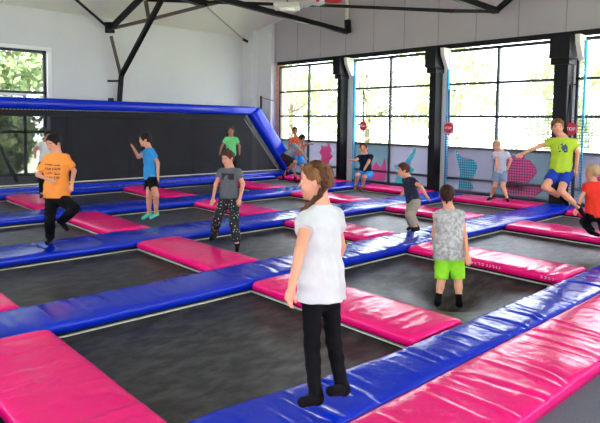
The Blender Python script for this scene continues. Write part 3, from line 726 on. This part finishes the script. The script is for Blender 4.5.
    G.cone(N-up*.035*S, ch-up*.03*S, .062*S+.010, .105*S+i*.8, .04*S, (f, .72)); G.cone(ch, Pv+up*.10*S, .112*S+i, .098*S+i*1.5, .05*S, (f, .76))
    G.cone(Pv+up*.10*S, Pv-up*(hem+.1)*S, .098*S+i*1.5, .118*S+i*1.6, .05*S, (f, sflat))
    for (ty, sd_), v in J.items():
        if ty == 'a' and not sleeveless:
            d = v[1]-v[0]; ln = np.linalg.norm(d); d = d/ln; e_ = v[0]+d*ln*sleeve
            G.cone(v[0], e_+d*.05, .046*S+.010, .048*S+.014, .03*S, cuts=[(e_, d)])
    fr = 2*math.pi/(.085*S)
    fold = lambda X, Y, Z: .006*np.sin((X*rt[0]+Y*rt[1]+Z*rt[2])*fr+6*Z)*np.clip((N[2]-Z)/.35, 0, 1)+.003*np.sin(Z*55+9*(X*rt[0]+Y*rt[1]))
    P, F = G.mesh(noise=fold, cuts=[(Pv-up*hem*S, -up), (N+up*.012*S, up)])
    # neckline: cut the collar away round the neck
    mesh_obj('shirt', P, F, shirt, root, True)
    # ---- bottoms
    if bottom is not None:
        G = SDF(res); lo_ = .012 if legfrac > .9 or legfrac < .85 else .012
        tight = bottom[1] == 'tight'; e1 = .006 if tight else .016; e2 = .007 if tight else .024
        G.cone(Pv+up*.07*S, Pv-up*.01*S, .094*S+e1*.6, .110*S+e1, .03*S, (f, .80))
        for (ty, sd_), v in J.items():
            if ty == 'l':
                h0, k_, a_, t_ = v
                if legfrac <= 1: d = nrm(k_-h0); en = h0+(k_-h0)*legfrac; G.cone(h0, en+d*.06, .070*S+e1, (.05*S if legfrac > .6 else .058*S)+e2, .02*S, cuts=[(en, d)])
                else:
                    d = nrm(a_-k_); en = k_+(a_-k_)*(legfrac-1)
                    G.cone(h0, k_, .070*S*lk+e1, .047*S*lk+e1, .025*S); G.cone(k_, k_+(a_-k_)*.35, .046*S*lk+e1, .045*S*lk+e2*.8, .02*S); G.cone(k_+(a_-k_)*.35, en+d*.05, .045*S*lk+e2*.8, .029*S+(e2 if not tight else .006), .015*S, cuts=[(en, d)])
        nz = (lambda X, Y, Z: .0015*np.sin(Z*90+X*20)) if tight else (lambda X, Y, Z: .004*np.sin(Z*48+X*30)*np.sin(Y*45+X*25))
        P, F = G.mesh(noise=nz); mesh_obj('leggings' if tight else ('trousers' if legfrac > 1 else 'shorts'), P, F, bottom[0], root, True)
    # ---- socks or shoes
    for (ty, sd_), v in J.items():
        if ty == 'l' and feet is not None:
            h0, k_, a_, t_ = v; G = SDF(res*.8); sh_ = nrm(k_-a_); td = nrm(t_-a_); heel = a_-sh_*.035*S-td*.025*S
            G.cone(a_+sh_*.10*S, heel, .036*S, .035*S, .02*S, cuts=[(a_+sh_*.075*S, sh_)]); G.cone(heel, t_+td*.004, .035*S, .028*S, .02*S)
            P, F = G.mesh(); so_ = mesh_obj(feet[1], P, F, feet[0], root, True)
            if extra == 'girl': MB().tube([a_-td*.025+sh_*.01-rt*0, a_-sh_*.03-td*.052], .012, 6).build('heel_tab', M('sock_red', (.7, .03, .05), .7), so_)
    return root
def braid(c, h, hs, hf_, hu, mt, parent, N, f, rt, S):
    back = -hf_; sd_ = -hs       # her left side is nearer the camera
    ctl = [c+hf_*a*h+hu*b*h+sd_*d*h for a, b, d in ((.05, 1.02, .15), (-.25, .95, .40), (-.55, .55, .62), (-.64, .05, .72), (-.48, -.42, .66), (-.12, -.82, .62), (.32, -1.15, .62), (.62, -1.45, .58), (.78, -1.62, .5))]
    n = 17; G = SDF(.0035); pts = []
    for i in range(n*3+1):
        t = i/(n*3)*(len(ctl)-1); k = min(int(t), len(ctl)-2); u = t-k
        p0, p1, p2, p3 = ctl[max(k-1, 0)], ctl[k], ctl[k+1], ctl[min(k+2, len(ctl)-1)]
        pts.append(.5*((2*p1)+(-p0+p2)*u+(2*p0-5*p1+4*p2-p3)*u*u+(-p0+3*p1-3*p2+p3)*u**3))
    for i in range(n):
        p = pts[i*3]; q = pts[i*3+3]; d = nrm(q-p); o = nrm(p-c) ; sx = nrm(np.cross(d, o)); w = (.20+.05*math.sin(min(1, i/8)*1.57)-.11*i/n)*h
        s_ = 1 if i % 2 else -1
        G.cone(p+sx*s_*w*.85-d*.08*h, q-sx*s_*w*.10+d*.14*h+o*.05*h, w*.48, w*.56, .001)
        G.cone(p-sx*s_*w*.35+d*.02*h, p+sx*s_*w*.55-d*.10*h, w*.30, w*.36, .001)
    e = pts[-1]; G.cone(e, e+nrm(pts[-1]-pts[-3])*.35*h, .09*h, .03*h, .01)
    P, F = G.mesh(); mesh_obj('braid', P, F, hairmat('hair_braid', (.03, .011, .005), (.13, .05, .02)), parent, True)

# ---- cloth materials
def cl(name, c, c2=None, **k): return M(name, c, .85, col2=c2 or tuple(v*.86 for v in c), cscale=6, spec=.15 if max(c) < .1 else .3, bump=(90, .15, .003), **k)
def print_mat(name, base, spots, scale, thr, lo=None, hi=None):
    mt = bpy.data.materials.new(name); n, l = tree_nodes(mt); b = n['Principled BSDF']; b.inputs['Roughness'].default_value = .85
    tc = n.new('ShaderNodeTexCoord'); vo = n.new('ShaderNodeTexVoronoi'); vo.inputs['Scale'].default_value = scale; l.new(tc.outputs['Object'], vo.inputs[0])
    lt = n.new('ShaderNodeMath'); lt.operation = 'LESS_THAN'; lt.inputs[1].default_value = thr; l.new(vo.outputs[0], lt.inputs[0])
    fac = lt
    if lo:
        sp = n.new('ShaderNodeSeparateXYZ'); l.new(tc.outputs['Object'], sp.inputs[0])
        for ax, (a, c) in enumerate(zip(lo, hi)):
            for op, val in (('GREATER_THAN', a), ('LESS_THAN', c)):
                g = n.new('ShaderNodeMath'); g.operation = op; g.inputs[1].default_value = val; l.new(sp.outputs[ax], g.inputs[0])
                mu = n.new('ShaderNodeMath'); mu.operation = 'MULTIPLY'; l.new(g.outputs[0], mu.inputs[0]); l.new(fac.outputs[0], mu.inputs[1]); fac = mu
    mx = n.new('ShaderNodeMixRGB'); mx.inputs[1].default_value = (*base, 1); mx.inputs[2].default_value = (*spots, 1); l.new(fac.outputs[0], mx.inputs[0]); l.new(mx.outputs[0], b.inputs['Base Color'])
    return mt
c_white = cl('shirt_white', (.73, .73, .73)); c_black = cl('cloth_black', (.004, .004, .006)); c_orange = cl('shirt_orange', (1.0, .26, .035)); c_navy = cl('cloth_navy', (.008, .012, .035)); c_teal = cl('shirt_teal', (.04, .33, .72)); c_green = cl('shirt_green', (.20, .85, .28)); c_grey = cl('shirt_grey', (.10, .11, .12), (.15, .16, .17)); c_lgrey = M('mottled_grey', (.33, .32, .30), .85, col2=(.60, .59, .57), cscale=26, cfac=(.40, .60), spec=.2); c_lime = cl('cloth_lime', (.32, .78, .03)); c_yel = cl('shirt_yellow_green', (.52, .80, .04)); c_royal = cl('shorts_royal', (.01, .05, .42)); c_red = cl('shirt_red', (.90, .04, .02)); c_beige = cl('trousers_beige', (.42, .36, .29)); c_sky = cl('shorts_sky', (.03, .28, .75)); c_brown = cl('shorts_dark', (.03, .022, .022)); c_denim = cl('shorts_denim', (.25, .33, .50)); c_pale = cl('shirt_pale', (.62, .62, .72)); c_tq = cl('shoe_turquoise', (.03, .65, .70), (.3, .7, .15)); c_orr = cl('shirt_orange_red', (.95, .14, .06))
def ink_shirt(*a): return lambda loc: ink_material(loc, *a)
def ink_material(loc, name, base, ink, pel, D, box, scale, thr=.52, rows=0):
    """shirt cloth with worn, unreadable print lines across the chest, box in px around the print"""
    mt = bpy.data.materials.new(name); n, l = tree_nodes(mt); b = n['Principled BSDF']; b.inputs['Roughness'].default_value = .85; b.inputs['Specular IOR Level'].default_value = .2
    tc = n.new('ShaderNodeTexCoord'); Pp = loc
    lo = at(box[0], box[3], D)-Pp; hi = at(box[2], box[1], D)-Pp
    dt = n.new('ShaderNodeVectorMath'); dt.operation = 'DOT_PRODUCT'; dt.inputs[1].default_value = tuple(Rv); l.new(tc.outputs['Object'], dt.inputs[0])
    da = n.new('ShaderNodeVectorMath'); da.operation = 'DOT_PRODUCT'; da.inputs[1].default_value = tuple(Av); l.new(tc.outputs['Object'], da.inputs[0])
    sp = n.new('ShaderNodeSeparateXYZ'); l.new(tc.outputs['Object'], sp.inputs[0])
    cb = n.new('ShaderNodeCombineXYZ'); l.new(dt.outputs['Value'], cb.inputs[0]); l.new(sp.outputs[2], cb.inputs[1])
    nz = n.new('ShaderNodeTexNoise'); nz.inputs['Scale'].default_value = scale; nz.inputs['Detail'].default_value = 2; l.new(cb.outputs[0], nz.inputs[0])
    fac = n.new('ShaderNodeMath'); fac.operation = 'GREATER_THAN'; fac.inputs[1].default_value = thr; l.new(nz.outputs[0], fac.inputs[0])
    tests = [(dt.outputs['Value'], 'GREATER_THAN', float(lo@Rv)), (dt.outputs['Value'], 'LESS_THAN', float(hi@Rv)), (sp.outputs[2], 'GREATER_THAN', float(lo[2])), (sp.outputs[2], 'LESS_THAN', float(hi[2])), (da.outputs['Value'], 'LESS_THAN', 0.0)]
    if rows:
        ws = n.new('ShaderNodeMath'); ws.operation = 'SINE'; ml = n.new('ShaderNodeMath'); ml.operation = 'MULTIPLY'; ml.inputs[1].default_value = rows; l.new(sp.outputs[2], ml.inputs[0]); l.new(ml.outputs[0], ws.inputs[0]); tests.append((ws.outputs[0], 'GREATER_THAN', -.3))
    for sock, op, v in tests:
        g = n.new('ShaderNodeMath'); g.operation = op; g.inputs[1].default_value = v; l.new(sock, g.inputs[0])
        mu = n.new('ShaderNodeMath'); mu.operation = 'MULTIPLY'; l.new(g.outputs[0], mu.inputs[0]); l.new(fac.outputs[0], mu.inputs[1]); fac = mu
    mx = n.new('ShaderNodeMixRGB'); mx.inputs[1].default_value = (*base, 1); mx.inputs[2].default_value = (*ink, 1); l.new(fac.outputs[0], mx.inputs[0]); l.new(mx.outputs[0], b.inputs['Base Color'])
    return mt
leg_print = print_mat('flower_print', (.012, .012, .015), (.55, .56, .58), 26, .22)
nvy_print = print_mat('navy_print', (.008, .012, .035), (.12, .18, .35), 20, .2)

# ------------------------------------------------------------------ the children
person('girl with a long braid, white t-shirt and black leggings, nearest the camera', 3.36, 1.43,
    (321, 206), (321, 291), (-.72, .70), (-.97, .20, -.08), {-1: [(300, 252, -1), (292, 286, -1)], 1: [(341, 247, 1), (331, 276, 1)]},
    {-1: [(312, 346, 0), (315, 393, 0), (303, 402, -1)], 1: [(334, 343, 0), (341, 384, 0), (331, 391, -1)]},
    skinB, h_lb, c_white, (c_black, 'tight'), (c_black, 'sock'), res=.0052, headpx=(315.5, 181), hairstyle='braid', sleeve=.36, hem=.045, legfrac=2.08, loose=.026, sflat=.95, lk=.84, extra='girl', shoulders={1: (0, 3), -1: (0, 3)})
person('boy in an orange t-shirt and black trousers balancing on one leg', 7.48, 1.45,
    (57, 154), (57, 197), (-.20, -.97), (-.38, -.88, -.32), {1: [(38, 175, -1), (50, 180, -1)], -1: [(74, 171, 0), (72, 184, -1)]},
    {1: [(50, 220, -1), (50, 238, 1), (47, 243, -1)], -1: [(75, 209, -1), (62, 221, 1), (67, 229, -1)]},
    skinA, h_dark, ink_shirt('orange_print', (1.0, .33, .06), (.18, .06, .04), (57, 197), 7.55, (49, 163, 66, 177), 55, .50, 110), (c_black, 'loose'), (c_black, 'shoe'), headpx=(54, 143), hem=.01, legfrac=1.98, loose=.042, sleeve=.78, hd=1.05)
person('boy in a white t-shirt half hidden behind the boy in orange', 11.8, 1.36,
    (46, 142), (46, 163), (.2, -.95), (.6, -.7, -.1), {1: [(35, 150, -1), (35, 158, 0)], -1: [(54, 152, 0), (55, 160, -1)]},
    {1: [(42, 179, -1), (42, 194, 0), (41, 197, -1)], -1: [(50, 179, -1), (50, 194, 0), (50, 197, -1)]},
    skinC, h_dark, c_white, (c_black, 'loose'), (c_black, 'shoe'), headpx=(48, 136), hem=.05, legfrac=1.9, fingers=False)
person('boy in a bright blue t-shirt and turquoise shoes, one hand raised', 9.4, 1.43,
    (149, 148.5), (151, 178), (-.85, -.5), (-.93, -.3, -.15), {1: [(138.5, 157, -1), (134, 149, -1)], -1: [(158, 163, 0), (158, 176, -1)]},
    {1: [(149, 196, -1), (149, 213, 1), (143, 218, -1)], -1: [(156, 196, -1), (156, 213, 1), (151, 217.5, -1)]},
    skinA, h_dark, c_teal, (c_black, 'loose'), (c_tq, 'shoe'), headpx=(145, 139.5), hem=.02, legfrac=.55, loose=.022, sleeve=.6)
person('boy in a light green t-shirt standing against the black screen', 14.7, 1.42,
    (231, 137), (231, 157), (0, -1), (0, -1, 0), {1: [(222, 146, 0), (219.5, 154.5, 0)], -1: [(239.5, 146, 0), (239.5, 154.5, 0)]},
    {1: [(227, 169, -1), (227, 181, 0), (226, 183.5, -1)], -1: [(235, 169, -1), (235, 181, 0), (236, 183.5, -1)]},
    skinC, h_dark, print_mat('green_print', (.20, .80, .26), (.8, .12, .05), 6, .22), (c_black, 'loose'), (c_black, 'shoe'), headpx=(231, 130.6), hem=.03, legfrac=1.9, fingers=False)
person('girl in a dark grey t-shirt and flower-print leggings walking', 8.0, 1.42,
    (230, 168), (229, 200), (-.35, -.93), (-.45, -.82, -.25), {1: [(216, 184, 0), (213, 198, -1)], -1: [(243, 184, 0), (240, 198, -1)]},
    {1: [(217, 220, -1), (214, 235, 1), (211, 239, -1)], -1: [(234, 223, -1), (237, 243, 0), (237, 250, -1)]},
    skinA, h_brown, ink_shirt('grey_print', (.12, .13, .14), (.03, .03, .035), (229, 200), 8.0, (222, 173, 235, 179), 9, .40), (leg_print, 'loose'), (c_black, 'sock'), headpx=(227.5, 158), hairstyle='bun', hem=-.02, legfrac=1.95, sleeve=.5)
person('boy in a grey t-shirt and dark shorts bending forward at the frame corner', 15.0, 1.4,
    (298, 146), (286, 157), (.75, -.5), (.6, -.6, -.5), {1: [(303, 154, -1), (308, 160, -1)], -1: [(307, 144, 0), (314, 143.5, 0)]},
    {1: [(295, 162, -1), (288, 170, 1), (287, 175, -1)], -1: [(290, 167, 0), (284, 175, 1), (283, 179, -1)]},
    skinC, h_dark, cl('shirt_mid_grey', (.30, .31, .34)), (c_brown, 'loose'), (c_black, 'shoe'), headpx=(302, 138.5), hem=.03, legfrac=.9, fingers=False)
person('boy in an orange-red shirt and blue shorts behind the bending boy', 15.8, 1.4,
    (296, 137), (298, 155), (0, -1), (.1, -1, 0), {1: [(289, 145, 0), (291, 152, -1)], -1: [(304, 146, 0), (305, 153, 0)]},
    {1: [(294, 166, -1), (295, 177, 0), (294, 179, -1)], -1: [(302, 166, -1), (302, 177, 0), (303, 179, -1)]},
    skinC, h_dark, c_orr, (c_sky, 'loose'), (c_black, 'shoe'), headpx=(295, 131), hem=.03, legfrac=.85, fingers=False)
person('boy in navy t-shirt and bright blue shorts bouncing below the round stop sign', 12.0, 1.38,
    (365, 154.5), (366, 173), (-.25, -.95), (-.25, -.95, 0), {1: [(356, 160, -1), (349, 160, 0)], -1: [(368, 163, -1), (364, 170, -1)]},
    {1: [(357.5, 175, -1), (356, 185, 1), (355, 189, -1)], -1: [(364, 177, -1), (363, 186, 1), (360, 190, -1)]},
    skinA, h_brown, c_navy, (c_sky, 'loose'), (cl('shoe_dark_yellow', (.03, .03, .02), (.3, .25, .02)), 'shoe'), headpx=(363.5, 148), hem=.03, legfrac=.8, fingers=False)
person('boy in a navy t-shirt and beige trousers leaning forward, arm swung back', 8.8, 1.38,
    (408, 177.5), (413, 201), (-.96, -.2), (-.97, -.2, -.05), {1: [(410, 186, 0), (405, 191, 0)], -1: [(421, 187, -1), (426, 195, 0)]},
    {1: [(409, 215, 0), (412, 226, 1), (408, 229, -1)], -1: [(411, 216, -1), (416, 227, 0), (413, 230, -1)]},
    skinA, h_brown, nvy_print, (c_beige, 'loose'), (c_black, 'shoe'), headpx=(403, 170), hem=.02, legfrac=1.85, sleeve=.5)
person('child in a mottled grey sleeveless top and lime green shorts, seen from behind', 6.25, 1.42,
    (449, 210), (449.5, 254), (.10, 1), (.25, .95, -.1), {-1: [(434, 236, 1), (437, 252, 1)], 1: [(464.5, 237, 0), (467.5, 255, -1)]},
    {-1: [(441.5, 279, 0), (438, 300, 0), (437, 304, 1)], 1: [(458, 279, 0), (459, 301, 0), (460, 305, 1)]},
    skinA, hairmat('hair_deep_brown', (.02, .009, .006), (.06, .022, .014)), c_lgrey, (c_lime, 'loose'), (c_black, 'sock'), headpx=(447, 195), hairstyle='pony', hem=.05, legfrac=1.0, loose=.045, sleeveless=True, res=.009)
person('pale-haired boy in a whitish t-shirt and denim shorts standing at the netted window', 12.2, 1.36,
    (501, 151.5), (500, 172), (-.5, -.85), (-.8, -.5, -.3), {1: [(497, 161, -1), (497, 170, -1)], -1: [(511, 160, 0), (507, 170, -1)]},
    {1: [(495, 186, -1), (491, 197, 1), (488, 199.5, -1)], -1: [(503, 186, -1), (507, 198, 0), (508, 201, -1)]},
    skinB, h_blond, c_pale, (c_denim, 'loose'), (c_black, 'shoe'), headpx=(496.5, 145.5), hem=.03, legfrac=.75, fingers=False)
person('boy in a lime green t-shirt and royal blue shorts leaping with an arm stretched out', 7.6, 1.38,
    (563, 138), (561, 171), (-.35, -.93), (-.35, -.93, -.05), {1: [(540, 146, 0), (522, 154, -1)], -1: [(578, 153, 0), (576, 168, 1)]},
    {1: [(545, 187, -1), (562, 198, 1), (567, 204, 1)], -1: [(561, 191, -1), (578, 207, 1), (583, 214, 0)]},
    skinA, h_lb, ink_shirt('lime_print', (.44, .62, .04), (.06, .10, .16), (561, 171), 7.6, (556, 141, 564, 152), 12, .46), (c_royal, 'loose'), (c_black, 'shoe'), headpx=(557.5, 127), hem=.03, legfrac=.62, loose=.024, sleeve=.55)
person('fair-haired child in a red shirt crouching at the right edge', 8.1, 1.36,
    (593, 182), (595, 213), (-.3, .9), (-.7, .6, 0), {-1: [(582, 196, 0), (577, 208, 0)], 1: [(606, 198, 0), (606, 212, 0)]},
    {-1: [(584, 222, 1), (592, 232, -1), (598, 235, -1)], 1: [(602, 222, 1), (604, 233, -1), (606, 236, -1)]},
    skinA, h_blond, c_red, (c_black, 'loose'), (c_black, 'shoe'), headpx=(592, 172.5), hem=.06, legfrac=1.9, loose=.025)
